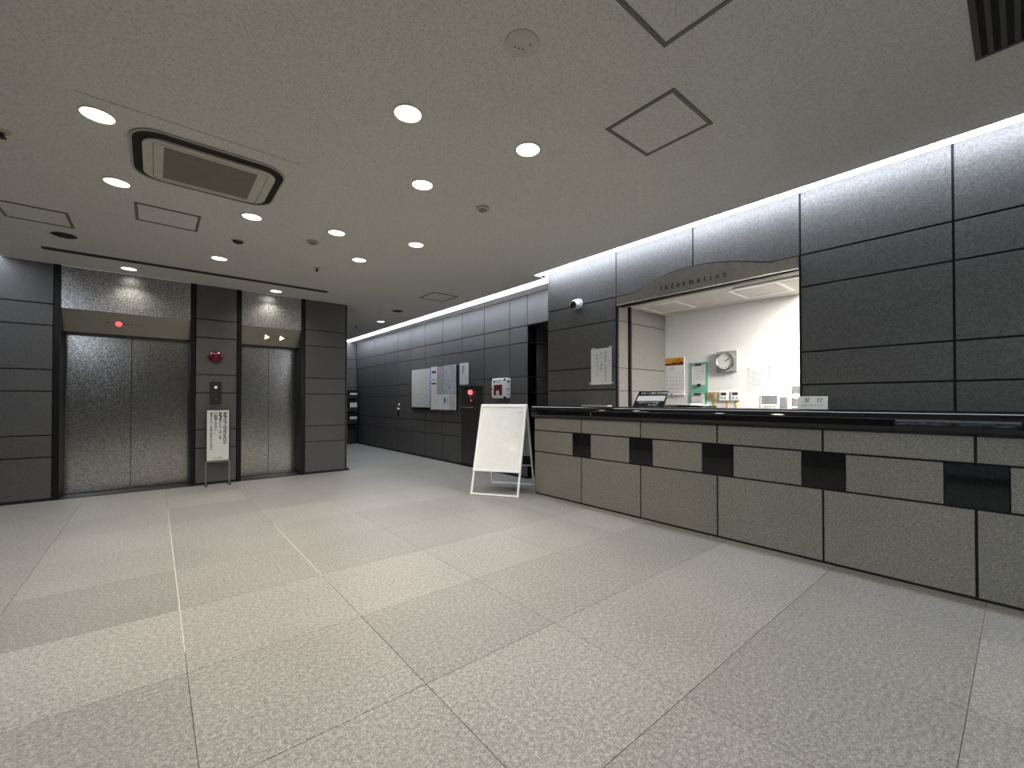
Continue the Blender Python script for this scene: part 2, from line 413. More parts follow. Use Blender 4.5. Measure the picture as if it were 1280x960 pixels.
structure('ceiling_passage', B((XH+.2, 6.7, 4.0, 5.1, 2.395, 2.5)), 'trim_grey', 'low ceiling of the passage opening', 'ceiling')
# left wall: stone beside the lifts, glazing towards the entrance
YG = 1.4
LV = [YG + (YE-YG)*k/7 for k in range(8)]
wall_x('wall_left', 'dark granite wall on the left side of the lobby', XL, -1, LV, ROWS)
wall_x('wall_left_header', 'dark granite header over the left side glazing', XL, -1, [YR, -2.8, -1.4, 0.0, YG], [2.405, 2.94], z0=2.40)
wall_y('wall_rear', 'dark granite rear wall of the lobby', YR, -1, [XL-.2, -.6, .3, 1.2, 2.1, 3.0, XI+.2], ROWS, zt=CE+.1)

# reception wall
RV = [YR, -3.3, -2.4, -1.5, -.6, .286, 1.158]
RZ = [1.10, 1.35, 1.615, 2.143, 2.405, 2.94]
wr = structure('wall_right', B((XI+.014, XI+.22, YR, 1.158, 0, 2.94), (XI+.014, XI+.22, 2.972, 4.06, 0, 2.94), (XI+.014, XI+.22, 1.158, 2.972, 2.56, 2.94), (XI+.014, XI+.10, 1.158, 2.972, 2.33, 2.56)), 'joint',
               'dark granite reception wall with the service window', 'wall')
for y0, y1 in zip(RV, RV[1:]):
    for q0, q1 in zip(RZ, RZ[1:]): piece('slab', XI, XI+.03, y0+G, y1-G, q0+G, q1-G, 'stone', wr)
for q0, q1 in zip(RZ, RZ[1:]): piece('slab', XI, XI+.03, 2.972+G, 4.075, q0+G, q1-G, 'stone', wr)
ARCH = [(2.955,2.398),(2.85,2.398),(2.757,2.400),(2.68,2.415),(2.60,2.442),(2.469,2.485),(2.35,2.513),(2.241,2.528),(2.13,2.533),(2.029,2.531),(1.92,2.523),(1.819,2.509),(1.679,2.482),(1.546,2.447),(1.45,2.418),(1.371,2.398),(1.165,2.398)]
def arch_at(y):
    for (a, za), (b, zb) in zip(ARCH, ARCH[1:]):
        if b <= y <= a: return za + (zb-za)*(a-y)/(a-b)
    return 2.398
for y0, y1 in ((1.158, 2.063), (2.063, 2.972)):
    n = 16; bot = [(XI, y0+G + (y1-y0-2*G)*k/n, arch_at(y0+G + (y1-y0-2*G)*k/n)+.012) for k in range(n+1)]
    obj('slab', prism(bmesh.new(), bot + [(XI, y1-G, 2.94), (XI, y0+G, 2.94)], (.03, 0, 0)), 'stone', wr)
# end face of the reception wall towards the passage
for q0, q1 in zip(ROWS, ROWS[1:]): piece('slab', XI+.032, XH+.2, 4.045, 4.075, q0+G, q1-G, 'stone', wr)
structure('wall_passage_right', B((XI+.22, 6.7, 3.95, 4.045, 0, 2.94)), 'joint', 'dark wall right of the passage opening', 'wall')

# ------------------------------------------------------------------ booth behind the service window
BX, BZ = 5.08, 2.319
wv = structure('wall_booth_left', B((4.06, BX+.1, 2.985, 3.15, 0, 2.6)), 'joint', 'granite reveal at the side of the service window', 'wall')
for x0, x1 in ((4.066, 4.262), (4.30, BX+.05)):
    for q0, q1 in ((1.0, 1.335), (1.335, 1.60), (1.60, 2.14), (2.14, 2.40)): piece('slab', x0, x1, 2.97, 2.995, q0+G*.5, q1-G*.5, 'reveal', wv)
structure('wall_booth_back', B((BX, BX+.1, -1.2, 3.1, 0, 2.6)), 'booth_wall', 'white back wall of the reception booth', 'wall')
structure('wall_booth_right', B((XI+.22, BX, -1.3, -1.2, 0, 2.6)), 'booth_wall', 'white side wall of the reception booth', 'wall')
structure('floor_booth', B((XI+.22, BX, -1.2, 3.0, -.003, .002)), 'booth_floor', 'grey floor inside the reception booth', 'floor')
structure('ceiling_booth', B((XI+.10, 4.93, -1.2, 2.98, BZ, BZ+.05), (4.93, BX, -1.2, -1.0, BZ, BZ+.05), (4.93, BX, 1.42, 2.98, BZ, BZ+.05), (4.90, BX, -1.05, 1.45, BZ+.15, BZ+.18), (4.90, 4.93, -1.0, 1.42, BZ, BZ+.15)),
          'booth_ceiling', 'grey board ceiling of the reception booth', 'ceiling')
t = thing('tube_light', 'recessed fluorescent tube over the booth back wall', 'light', (5.02, .65, BZ+.09))
obj('diffuser', B((4.985, 5.07, -.95, 1.38, BZ+.10, BZ+.115)), 'booth_tube', t)
t2 = thing('booth_fill_light', 'added fill light panel under the reception booth ceiling', 'light', (4.6, .1, BZ))  # unseen panel added to brighten the booth back wall
obj('diffuser', B((4.38, 4.78, -.75, .95, BZ-.012, BZ-.002)), 'booth_fill', t2)
obj('rim', B((4.36,4.38,-.77,.97,BZ-.016,BZ-.001),(4.78,4.80,-.77,.97,BZ-.016,BZ-.001),(4.38,4.78,-.77,-.75,BZ-.016,BZ-.001),(4.38,4.78,.95,.97,BZ-.016,BZ-.001)), 'white', t2)
for y in (-.97, 1.385): obj('socket', B((4.99, 5.06, y, y+.02, BZ+.095, BZ+.15)), 'white', t)
def frame_flat(name, x0, x1, y0, y1, z, wd, mat, label, cat, group, panel, drop=.006):
    t = thing(name, label, cat, ((x0+x1)/2, (y0+y1)/2, z), group)
    obj('frame', B((x0,x1,y0,y0+wd,z-drop,z+.004),(x0,x1,y1-wd,y1,z-drop,z+.004),(x0,x0+wd,y0+wd,y1-wd,z-drop,z+.004),(x1-wd,x1,y0+wd,y1-wd,z-drop,z+.004)), mat, t)
    obj('hatch_door', B((x0+wd,x1-wd,y0+wd,y1-wd,z-drop*.4,z+.003)), panel, t)
    return t
frame_flat('ceiling_hatch', 4.39, 4.86, 1.44, 1.89, BZ, .028, 'aframe', 'white framed access hatch in the booth ceiling near its window edge', 'ceiling hatch', None, 'booth_ceiling')
frame_flat('ceiling_hatch', 4.39, 4.86, 2.44, 2.89, BZ, .022, 'aframe', 'white framed access hatch in the booth ceiling above the calendar', 'ceiling hatch', None, 'booth_ceiling')
obj_rail = tag(obj('ceiling_rail', B((4.30, 4.335, 1.2, 1.80, BZ-.02, BZ+.002)), 'white'), 'slim white rail fixed under the booth ceiling by the window', 'rail')

# window frame posts, arched sign
t = thing('window_frame', 'slim black metal frame around the reception service window', 'window frame', (XI, 2.06, 1.16))
obj('post', B((XI-.002, XI+.028, 2.955, 2.972, 1.156, 2.39)), 'black_metal', t)
obj('post', B((4.264, 4.298, 2.945, 2.984, 1.156, 2.318)), 'black_metal', t)
obj('post', B((XI-.002, XI+.20, 1.152, 1.166, 1.156, 2.30)), 'black_metal', t)
obj('head_rail', B((XI+.028, XI+.10, 1.166, 2.955, 2.292, 2.325)), 'black_metal', t)
t = thing('information_sign', 'arched brushed steel fascia reading Information over the service window', 'sign', (XI-.01, 2.06, 2.305))
pts = [(XI-.018, y, z) for y, z in ARCH] + [(XI-.018, 1.165, 2.306), (XI-.018, 2.955, 2.306)]
obj('fascia', prism(bmesh.new(), pts, (.014, 0, 0)), 'sign_steel', t)
obj('lip', B((XI-.022, XI-.004, 1.165, 2.955, 2.298, 2.306)), 'chrome', t)
# serif capitals and small letters cut as strokes (width units of x height)
def glyphs():
    st = .21
    def stem(x, y0=0, y1=1.0): return [(x-st/2, y0, x+st/2, y1)]
    def serif(x, y, wd=.42): return [(x-wd/2, y, x+wd/2, y+.07)]
    def arc(cx, cy, rx, ry, a0, a1, n=10): return ('arc', cx, cy, rx, ry, a0, a1, n)
    g = {}
    g['I'] = (.5, stem(.25, 0, 1.45) + serif(.25, 0, .5) + serif(.25, 1.38, .5), [])
    g['n'] = (.95, stem(.2) + stem(.75, 0, .62) + serif(.2, 0) + serif(.75, 0) + [(.02, .93, .2, 1.0)], [arc(.475, .62, .275, .34, 0, 180)])
    g['f'] = (.7, stem(.3, 0, 1.15) + serif(.3, 0) + [(.08, .88, .62, .97)], [arc(.5, 1.15, .2, .28, 20, 180)])
    g['o'] = (.95, [], [arc(.475, .5, .36, .46, 0, 360, 20)])
    g['r'] = (.7, stem(.2) + serif(.2, 0) + [(.02, .93, .2, 1.0)], [arc(.46, .62, .24, .34, 40, 180)])
    g['m'] = (1.35, stem(.2) + stem(.68, 0, .62) + stem(1.16, 0, .62) + serif(.2, 0, .36) + serif(.68, 0, .36) + serif(1.16, 0, .36) + [(.02, .93, .2, 1.0)], [arc(.44, .62, .24, .34, 0, 180), arc(.92, .62, .24, .34, 0, 180)])
    g['a'] = (.85, stem(.62, 0, .66) + [(.62, 0, .82, .08)], [arc(.38, .66, .24, .30, 0, 160), arc(.36, .27, .24, .25, 0, 360, 16)])
    g['t'] = (.65, stem(.28, .15, 1.25) + [(.06, .88, .58, .97)], [arc(.44, .18, .16, .16, 180, 300, 6)])
    g['i'] = (.5, stem(.25) + serif(.25, 0) + [(.08, .93, .25, 1.0), (.16, 1.2, .34, 1.38)], [])
    return g
GL = glyphs()
def stroke_word(word, origin, right, up, h, pitch, th, mat, parent):
    origin, right, up = Vector(origin), Vector(right), Vector(up); nrm = right.cross(up); x = 0
    for chh in word:
        adv, rects, arcs = GL[chh]; bm = bmesh.new()
        P = lambda a, b: origin + right*(x + a*h) + up*(b*h)
        for (a0, b0, a1, b1) in rects: prism(bm, [P(a0,b0), P(a1,b0), P(a1,b1), P(a0,b1)], nrm*th)
        for (_, cx, cy, rx, ry, s0, s1, n) in arcs:
            for k in range(n):
                q = []
                for aa in (s0 + (s1-s0)*k/n, s0 + (s1-s0)*(k+1)/n):
                    a = math.radians(aa); wd = .055 + .06*abs(math.cos(a))
                    q.append((P(cx+(rx-wd)*math.cos(a), cy+(ry-wd)*math.sin(a)), P(cx+(rx+wd)*math.cos(a), cy+(ry+wd)*math.sin(a))))
                prism(bm, [q[0][0], q[0][1], q[1][1], q[1][0]], nrm*th)
        obj('letter', bm, mat, parent)
        x += adv*h + pitch
stroke_word('Information', (XI-.018, 2.405, 2.362), (0,-1,0), (0,0,1), .036, .0345, .004, 'ink', t)

# ------------------------------------------------------------------ counter
CV = [0.189-.786*k for k in range(5, 0, -1)] + [.189, .969, 1.755, 2.54, 3.338, 4.148]
ct = thing('reception_counter', 'long reception counter front of granite lightened for its stronger light with black squares', 'counter', (3.95, 0, 0))
obj('core', B((XC+.016, XI-.002, CV[0], 4.138, 0, 1.0)), 'joint', ct)
for y0, y1 in zip(CV, CV[1:]):
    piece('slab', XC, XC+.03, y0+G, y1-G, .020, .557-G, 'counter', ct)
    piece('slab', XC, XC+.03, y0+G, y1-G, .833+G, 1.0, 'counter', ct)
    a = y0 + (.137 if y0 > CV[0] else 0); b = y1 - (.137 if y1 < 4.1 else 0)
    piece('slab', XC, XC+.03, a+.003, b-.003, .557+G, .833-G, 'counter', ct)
    if y1 < 4.1: piece('accent_tile', XC-.002, XC+.03, y1-.135, y1+.135, .557+G*.6, .833-G*.6, 'black_stone', ct)
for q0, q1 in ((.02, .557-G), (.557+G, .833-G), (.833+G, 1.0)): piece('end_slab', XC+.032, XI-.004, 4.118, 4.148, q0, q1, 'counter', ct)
obj('plinth', B((XC+.012, XI-.004, CV[0], 4.13, 0, .019)), 'joint', ct)
tp = bmesh.new(); z1, z0, xf = 1.156, 1.004, 3.808; prof = []
r = .07
for k in range(9):
    a = math.radians(90 + 90*k/8); prof.append((xf + r + r*math.cos(a), z1 - r*1.0 + r*math.sin(a)))
for k in range(9):
    a = math.radians(180 + 90*k/8); prof.append((xf + .045 + .045*math.cos(a), z0 + .045 + .045*math.sin(a)))
prof = prof + [(XI-.001, z0), (XI-.001, z1)]
prism(tp, [(x, CV[0], z) for x, z in prof], (0, 4.175-CV[0], 0)); 
M['counter_top'] = plain('polished_black_stone_top', (0.006, 0.006, 0.0065), 0.025, 0, 0.5, vary=.2)
o = tag(obj('countertop', tp, 'counter_top', smooth=True), 'polished black stone countertop with a rounded front edge', 'countertop')
o2 = obj('window_ledge', B((XI, 4.55, 1.168, 2.953, 1.11, z1)), 'counter_top', o)

# ------------------------------------------------------------------ lifts
def lift(x0, x1, name, label):
    """x0..x1 clear opening between the jambs; parts: jambs, transom, sloped indicator panel, two leaves, sill"""
    t = thing(name, label, 'elevator', ((x0+x1)/2, YE, 0))
    YD = 7.95; zt, zb = 2.376, 2.105
    obj('jamb', B((x0-.056, x0, YE-.006, YD+.03, 0, CE-.002)), 'black_metal', t)
    obj('jamb', B((x1, x1+.056, YE-.006, YD+.03, 0, CE-.002)), 'black_metal', t)
    obj('transom', B((x0, x1, YE+.012, YE+.04, zt, CE-.002)), 'transom_steel', t)
    ip = obj('indicator_panel', prism(bmesh.new(), [(x0+.004, YE+.014, zt), (x1-.004, YE+.014, zt), (x1-.004, YE+.17, zb), (x0+.004, YE+.17, zb)], (0, .03, .012)), 'panel_steel', t)
    obj('panel_underside', B((x0, x1, YE+.172, YD+.02, zb-.012, zb)), 'black_metal', t)
    mid = (x0+x1)/2 + .005
    obj('door_leaf', B((x0+.004, mid-.003, YD, YD+.03, .012, zb-.012)), 'door_steel', t)
    obj('door_leaf', B((mid+.003, x1-.004, YD, YD+.03, .012, zb-.012)), 'door_steel', t)
    obj('sill', B((x0, x1, YE+.01, YD+.04, 0, .006)), 'dark_plate', t)
    obj('sill_track', B((x0+.02, x1-.02, YD-.10, YD-.085, .006, .009)), 'chrome', t)
    return t, ip
def on_panel(x, s):   # point on the sloped indicator panel, s = 0 at top .. 1 at bottom
    return Vector((x, YE+.014+.156*s, 2.376-.271*s))
PN = Vector((0, -.271, -.156)).normalized()      # faces the lobby and the floor
lw, ipw = lift(-.900, .387, 'elevator', 'wide elevator with dappled steel doors and a red floor indicator')
ln, ipn = lift(1.009, 1.846, 'elevator', 'narrow elevator with dappled steel doors and two yellow arrow lamps')
for ip, cx in ((ipw, -.27), (ipn, 1.42)):
    pass
obj('indicator_lamp', lathe(bmesh.new(), [(0,.0),(.034,.0),(.034,.006),(.02,.012),(0,.013)], on_panel(-.375, .50), PN, 24), 'red_lit', ipw, True)
PU = Vector((0, -.156, .271)).normalized()
lettering('floor_marks', [('B1  1  2  3  4  5  6  7  8  9', 0, 0, .036, 'LEFT', 1)], on_panel(-.50, .42) + PN*.001, (1,0,0), PU, 'ink', ipw)
lettering('floor_numbers', [('― ― ― ― ― ― ― ― ―', 0, 0, .030, 'LEFT', 1)], on_panel(-.48, .62) + PN*.001, (1,0,0), PU, 'ink_faint', ipw)
for xa in (1.335, 1.548):
    q = on_panel(xa, .52); bm = bmesh.new()
    prism(bm, [q + PU*.04, q - PU*.04, q + Vector((.065,0,0))], PN*.006); obj('arrow_lamp', bm, 'yellow_lit', ipn)
lettering('floor_marks', [('B1', -.10, 0, .04, 'LEFT', 1), ('4 5 6', .115, 0, .036, 'LEFT', 1), ('8 9', .30, 0, .04, 'LEFT', 1)], on_panel(1.335, .42) + PN*.001, (1,0,0), PU, 'ink', ipn)

# filler between narrow lift's left jamb and the pier
# call button plate, fire bell, stand sign
t = thing('call_button_panel', 'dark elevator call button plate on the pier between the lifts', 'button panel', (.687, YE, 1.173))
obj('plate', bevel(B((.616, .758, YE-.012, YE+.001, 1.173, 1.50)), .004, 1), 'dark_plate', t)
obj('button', B((.671, .703, YE-.018, YE-.011, 1.40, 1.435)), 'white_lit', t)
obj('button', B((.675, .699, YE-.018, YE-.011, 1.315, 1.325)), 'chrome', t)
obj('button', B((.675, .699, YE-.018, YE-.011, 1.235, 1.245)), 'chrome', t)
t = thing('fire_bell', 'round dark red fire alarm bell on the pier between the lifts', 'fire alarm', (.681, YE, 1.78))
obj('bell', lathe(bmesh.new(), [(.088,-.001),(.088,.022),(.078,.04),(.05,.052),(.045,.046),(0,.046)], (.681, YE, 1.866), (0,-1,0), 40), 'red', t, True)
obj('bell_cap', lathe(bmesh.new(), [(0,.058),(.018,.056),(.022,.045)], (.681, YE, 1.866), (0,-1,0), 24), 'red_print', t, True)
obj('gloss_highlight', B((.64, .722, YE-.0495, YE-.047, 1.903, 1.918)), 'paper', t)  # white strip set on the bell as its gloss highlight

SB = 7.50
t = thing('floor_sign_stand', 'white Japanese notice on a thin metal floor stand between the lifts', 'sign stand', (.707, SB, 0))
obj('panel', B((.574, .840, SB-.006, SB+.006, .362, 1.085)), 'board', t)
obj('frame', B((.563,.574,SB-.01,SB+.01,.35,1.097),(.840,.851,SB-.01,SB+.01,.35,1.097),(.574,.840,SB-.01,SB+.01,1.085,1.10)), 'dark_plate', t)
obj('bottom_rail', B((.574,.840,SB-.012,SB+.01,.335,.362)), 'sign_steel', t)
for x in (.566, .848):
    obj('leg', B((x-.008, x+.008, SB-.008, SB+.008, .016, .35)), 'sign_steel', t)
    obj('foot', B((x-.012, x+.012, SB-.09, SB+.09, 0, .016)), 'dark_plate', t)
k = .046
lettering('lettering', [(vcol('荷物の搬入搬出は左側の'), .236-.02, -.035, k, 'CENTER', .92), (vcol('荷物用エレベータ―を'), .178-.018, -.035, k*.92, 'CENTER', .92),
                        (vcol('ご利用ください。'), .118-.014, -.035, k*.9, 'CENTER', .92), (vcol('両方エレベータを使わないでください'), .052, -.035, k*.76, 'CENTER', .92),
                        ('ビル管理室', .13, -.685, .02, 'CENTER', 1)],
          (.574, SB-.006, 1.085), (1,0,0), (0,0,1), 'ink', t, bold=.03)

# ------------------------------------------------------------------ corridor wall things
t = thing('map_board', 'wide wall board with white area maps along the corridor', 'map board', (XH-.03, 7.91, 1.03))
mz0, mz1 = 1.03, 1.912
obj('back_panel', B((XH-.035, XH-.001, 6.98, 8.84, mz0, mz1-.01)), 'black_plastic', t)
def flat(name, y0, y1, z0, z1, mat, parent, x=XH-.041, th=.006): return obj(name, B((x, x+th, y0, y1, z0, z1)), mat, parent)
ms = flat('map_sheet', 7.98, 8.83, mz0+.05, 1.905, 'map_a', t); obj('sheet_border', B((XH-.0425, XH-.040, 7.965, 7.99, mz0+.05, 1.905)), 'blue_ink', ms)
flat('index_sheet', 7.72, 7.97, mz0+.01, 1.925, 'paper', t)
obj('heading', B((XH-.0425, XH-.040, 7.76, 7.92, 1.79, 1.84)), 'blue_ink', t)
obj('heading', B((XH-.0425, XH-.040, 7.75, 7.94, 1.56, 1.59)), 'ink', t)
obj('heading', B((XH-.0425, XH-.040, 7.80, 7.88, 1.64, 1.66)), 'blue_ink', t)
flat('grey_sheet', 7.46, 7.71, 1.36, 1.915, 'paper_grey', t)
flat('map_sheet', 6.985, 7.45, 1.36, 1.925, 'map_b', t)
flat('index_sheet', 7.46, 7.71, mz0+.01, 1.355, 'paper', t)
flat('photo_sheet', 7.24, 7.45, mz0+.01, 1.355, 'paper', t)
obj('photo', B((XH-.0425, XH-.040, 7.37, 7.43, 1.18, 1.28)), 'blue_ink', t)
obj('photo', B((XH-.0425, XH-.040, 7.27, 7.33, 1.16, 1.28)), 'map_c', t)
flat('map_sheet', 6.985, 7.235, mz0+.01, 1.355, 'map_c', t)

t = thing('framed_notice', 'narrow framed white notice above the fire hose cabinet', 'notice', (XH-.03, 6.71, 1.5))
obj('frame', B((XH-.04, XH, 6.54, 6.885, 1.50, 1.95)), 'chrome', t)
obj('sheet', B((XH-.042, XH-.0395, 6.565, 6.86, 1.525, 1.93)), 'paper', t)
lettering('lettering', [(vcol('消火'), .12, -.05, .10, 'CENTER', .75), (vcol('はこ'), .23, -.26, .06, 'CENTER', .75)], (XH-.042, 6.86, 1.93), (0,-1,0), (0,0,1), 'ink', t)

t = thing('fire_hose_cabinet', 'tall dark fire hose cabinet with red lamp in the corridor wall', 'cabinet', (XH, 6.49, .06))
obj('body', B((XH-.025, XH-.001, 6.157, 6.825, .06, 1.485)), 'hose_door', t)
obj('door', bevel(B((XH-.034, XH-.024, 6.19, 6.79, .09, 1.10)), .003, 1), 'hose_door', t)
obj('top_edge', B((XH-.045, XH-.0245, 6.157, 6.825, 1.485, 1.497)), 'sign_steel', t)
obj('lamp', lathe(bmesh.new(), [(.048,0),(.048,.015),(.042,.045),(.022,.06),(0,.064)], (XH-.025, 6.50, 1.375), (-1,0,0), 28), 'red_lamp', t, True)
ab = obj('alarm_button', lathe(bmesh.new(), [(.075,0),(.075,.02),(.06,.028),(.045,.022),(0,.02)], (XH-.025, 6.47, 1.225), (-1,0,0), 32), 'red', t, True)
obj('push_button', lathe(bmesh.new(), [(.02,.02),(.02,.028),(0,.030)], (XH-.025, 6.47, 1.225), (-1,0,0), 20), 'paper', ab, True)

t = thing('defibrillator_box', 'white wall box marked AED with red heart and panel', 'defibrillator', (4.415, 5.57, 1.26))
ax0, ay0, ay1 = 4.35, 5.374, 5.75
obj('case', bevel(B((ax0, XH, ay0, ay1, 1.262, 1.592)), .022, 3), 'aframe', t, True)
obj('red_panel', B((ax0-.003, ax0+.001, 5.455, 5.675, 1.31, 1.485)), 'red_print', t)
obj('white_patch', B((ax0-.005, ax0-.0028, 5.53, 5.61, 1.31, 1.39)), 'paper', t)
def heart(bm, o, u, v, s, n):
    pts = []
    for k in range(24):
        a = 2*PI*k/24; px = 16*math.sin(a)**3/17; py = (13*math.cos(a)-5*math.cos(2*a)-2*math.cos(3*a)-math.cos(4*a))/17
        pts.append(Vector(o)+Vector(u)*px*s+Vector(v)*py*s)
    return prism(bm, pts, Vector(n)*.003)
obj('heart', heart(bmesh.new(), (ax0-.0005, 5.66, 1.535), (0,-1,0), (0,0,1), .026, (-1,0,0)), 'red_print', t)
lettering('lettering', [('AED', .13, -.03, .062, 'LEFT', 1)], (ax0-.001, ay1, 1.592), (0,-1,0), (0,0,1), 'ink_grey', t)
obj('heart', heart(bmesh.new(), (4.41, ay0+.0005, 1.535), (1,0,0), (0,0,1), .026, (0,-1,0)), 'red_print', t)
lettering('lettering', [('AED', .09, -.16, .05, 'CENTER', 1), ('―――', .09, -.21, .03, 'CENTER', 1), ('―――', .09, -.25, .03, 'CENTER', 1)], (ax0-.03, ay0-.001, 1.592), (1,0,0), (0,0,1), 'ink', t)
for y in (ay1-.008, ay0+.02):
    for z in (1.275, 1.565): obj('corner_clip', B((ax0-.004, ax0+.03, y-.016, y+.016, z-.016, z+.016)), 'black_plastic', t)
obj('latch', B((ax0-.006, ax0+.002, 5.715, 5.735, 1.41, 1.43)), 'black_plastic', t)

t = thing('wall_door_handle', 'small bright door lock and pull set in the corridor wall', 'door handle', (XH, 9.56, 1.0))
obj('lock', lathe(bmesh.new(), [(.03,0),(.03,.015),(0,.018)], (XH, 9.56, 1.13), (-1,0,0), 20), 'aframe', t, True)  # metal lock and knob coloured white to hold their bright glint
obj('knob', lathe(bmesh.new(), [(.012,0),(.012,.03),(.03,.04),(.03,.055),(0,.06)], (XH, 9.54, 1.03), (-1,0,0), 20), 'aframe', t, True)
obj('pull', B((XH-.02, XH, 9.57, 9.60, .86, .97)), 'black_metal', t)

# mail cabinet at the corridor end
t = thing('mail_cabinet', 'black stacked mail boxes with white labels at the corridor end', 'mail boxes', (4.15, 12.2, 0))
mx0, mx1 = 3.72, 4.42
for z0, z1, l0, l1 in ((1.26, 1.52, 1.39, 1.44), (.90, 1.23, 1.04, 1.17), (.55, .86, .70, .78)):
    mb = obj('mail_box', bevel(B((mx0, mx1, 12.08, 12.36, z0, z1)), .008, 1), 'black_metal', t)
    obj('label', B((4.19, 4.385, 12.076, 12.081, l0, l1)), 'paper', mb)
    obj('flap', B((mx0+.03, mx1-.03, 12.074, 12.081, z0+.03, l0-.02)), 'dark_plate', mb)
obj('shelf', B((mx0, mx1, 12.06, 12.37, .48, .53)), 'black_metal', t)
obj('base_cabinet', B((mx0, 4.34, 12.14, 12.37, 0, .44)), 'dark_plate', t)
for x in (mx0+.02, mx1-.02): obj('post', B((x-.02, x+.02, 12.30, 12.37, 0, 1.52)), 'black_metal', t)
obj('handle', B((4.13, 4.15, 12.12, 12.14, .28, .36)), 'chrome', t)

# ------------------------------------------------------------------ A-frame sign (own rotated frame: x along the front, y from front to back)
fl_, fr_ = Vector((3.164, 4.63, 0)), Vector((3.515, 4.075, 0))
ang = math.atan2(fr_.y-fl_.y, fr_.x-fl_.x); wA = (fr_-fl_).length
t = thing('a_frame_sign', 'blank white A-frame board sign standing beside the counter', 'sign board', ((fl_.x+fr_.x)/2, (fl_.y+fr_.y)/2, 0), rotz=ang)
D, HT = .80, 1.172; hw = wA/2
def slope(x, s, front=True, off=0.0):     # s = 0 at the floor, 1 at the apex
    y = D/2*s if front else D - D/2*s
    n = Vector((0, -HT, D/2)).normalized() if front else Vector((0, HT, D/2)).normalized()
    return Vector((x, y, HT*s)) + n*off
for front in (True, False):
    for sx in (-1, 1):
        bm = bmesh.new(); bar(bm, slope(sx*(hw-.012), 0.0, front), slope(sx*(hw-.012), .985, front), .024, .022, (1,0,0)); obj('leg', bm, 'aframe', t)
    bm = bmesh.new(); bar(bm, slope(-hw+.024, .012, front), slope(hw-.024, .012, front), .022, .022, slope(0,1,front)-slope(0,0,front)); obj('foot_bar', bm, 'aframe', t)
    for s, wd in ((.262, .034), (.975, .034)):
        bm = bmesh.new(); bar(bm, slope(-hw, s, front, .014), slope(hw, s, front, .014), wd, .014, slope(0,1,front)-slope(0,0,front)); obj('clamp_rail', bm, 'aframe', t)
    for sx in (-1, 1):
        bm = bmesh.new(); bar(bm, slope(sx*(hw-.015), .262, front, .014), slope(sx*(hw-.015), .975, front, .014), .030, .013, (1,0,0)); obj('clamp_rail', bm, 'aframe', t)
    bm = bmesh.new(); prism(bm, [slope(-hw+.02,.27,front,.008), slope(hw-.02,.27,front,.008), slope(hw-.02,.97,front,.008), slope(-hw+.02,.97,front,.008)], slope(0,.5,front,.003)-slope(0,.5,front,0)); obj('cover_sheet', bm, 'sheet', t)
    bm = bmesh.new(); prism(bm, [slope(-hw+.02,.26,front,-.002), slope(hw-.02,.26,front,-.002), slope(hw-.02,.97,front,-.002), slope(-hw+.02,.97,front,-.002)], slope(0,.5,front,.006)-slope(0,.5,front,0)); bk = obj('back_sheet', bm, 'aframe_back', t)
    for sx in (-1, 1):
        for s in (.262, .975):
            bm = bmesh.new(); p = slope(sx*(hw-.014), s, front, .02); lathe(bm, [(.016,0),(.016,.004),(0,.005)], p, slope(0,.5,front,1)-slope(0,.5,front,0), 16); obj('corner_cap', bm, 'aframe', t)
bm = bmesh.new(); prism(bm, [slope(hw-.16,.275,False,-.004), slope(hw-.03,.275,False,-.004), slope(hw-.03,.38,False,-.004), slope(hw-.16,.38,False,-.004)], slope(0,.5,False,-.004)-slope(0,.5,False,0)); obj('weight_block', bm, 'black_plastic', t)
bm = bmesh.new(); tube(bm, slope(hw-.03,.62,True,-.01), slope(hw-.03,.62,False,-.01), .004, 8); obj('stay', bm, 'dark_plate', t)
bm = bmesh.new(); prism(bm, [slope(hw-.11,.905,True,.0115), slope(hw-.06,.905,True,.0115), slope(hw-.06,.911,True,.0115), slope(hw-.11,.911,True,.0115)], slope(0,.5,True,.0006)-slope(0,.5,True,0)); obj('sticker', bm, 'ink_grey', t)
bm = bmesh.new(); tube(bm, (-hw, D/2, HT-.012), (hw, D/2, HT-.012), .014, 12); obj('hinge_bar', bm, 'aframe', t)

# ------------------------------------------------------------------ reception wall things
t = thing('dome_camera', 'white security camera with black lens on the reception wall', 'security camera', (XI, 3.55, 2.36))
obj('base', lathe(bmesh.new(), [(.062,0),(.062,.02),(.058,.03),(0,.03)], (XI, 3.53, 2.425), (-1,0,0), 32), 'camera_white', t, True)
obj('shell', lathe(bmesh.new(), [(.056,.02),(.06,.04),(.058,.07),(.045,.095),(.03,.10)], (XI, 3.535, 2.425), Vector((-.93,.12,-.22)), 32), 'camera_white', t, True)
obj('lens', lathe(bmesh.new(), [(.05,.086),(.047,.098),(.036,.108),(.02,.114),(0,.116)], (XI, 3.535, 2.425), Vector((-.93,.12,-.22)), 28), 'lens', t, True)

t = thing('wall_notice', 'white Japanese paper notice taped to the reception wall', 'notice', (XI, 3.186, 1.41))
obj('sheet', B((XI-.004, XI+.0005, 3.036, 3.336, 1.412, 1.838)), 'paper', t)
for y, z in ((3.05, 1.845), (3.30, 1.845), (3.345, 1.43), (3.03, 1.43)): obj('tape', B((XI-.0015, XI+.0003, y-.025, y+.025, z-.012, z+.012)), 'paper_grey', t)
lettering('lettering', [(vcol('事務所に御用ある'), .215, -.035, .040, 'CENTER', 1.15), (vcol('方は入館時'), .155, -.045, .040, 'CENTER', 1.15), (vcol('お呼び下さい'), .095, -.055, .040, 'CENTER', 1.15),
                        (vcol('――――――お知らせ――――'), .273, -.035, .018, 'CENTER', .95)], (XI-.004, 3.336, 1.838), (0,-1,0), (0,0,1), 'ink_grey', t)

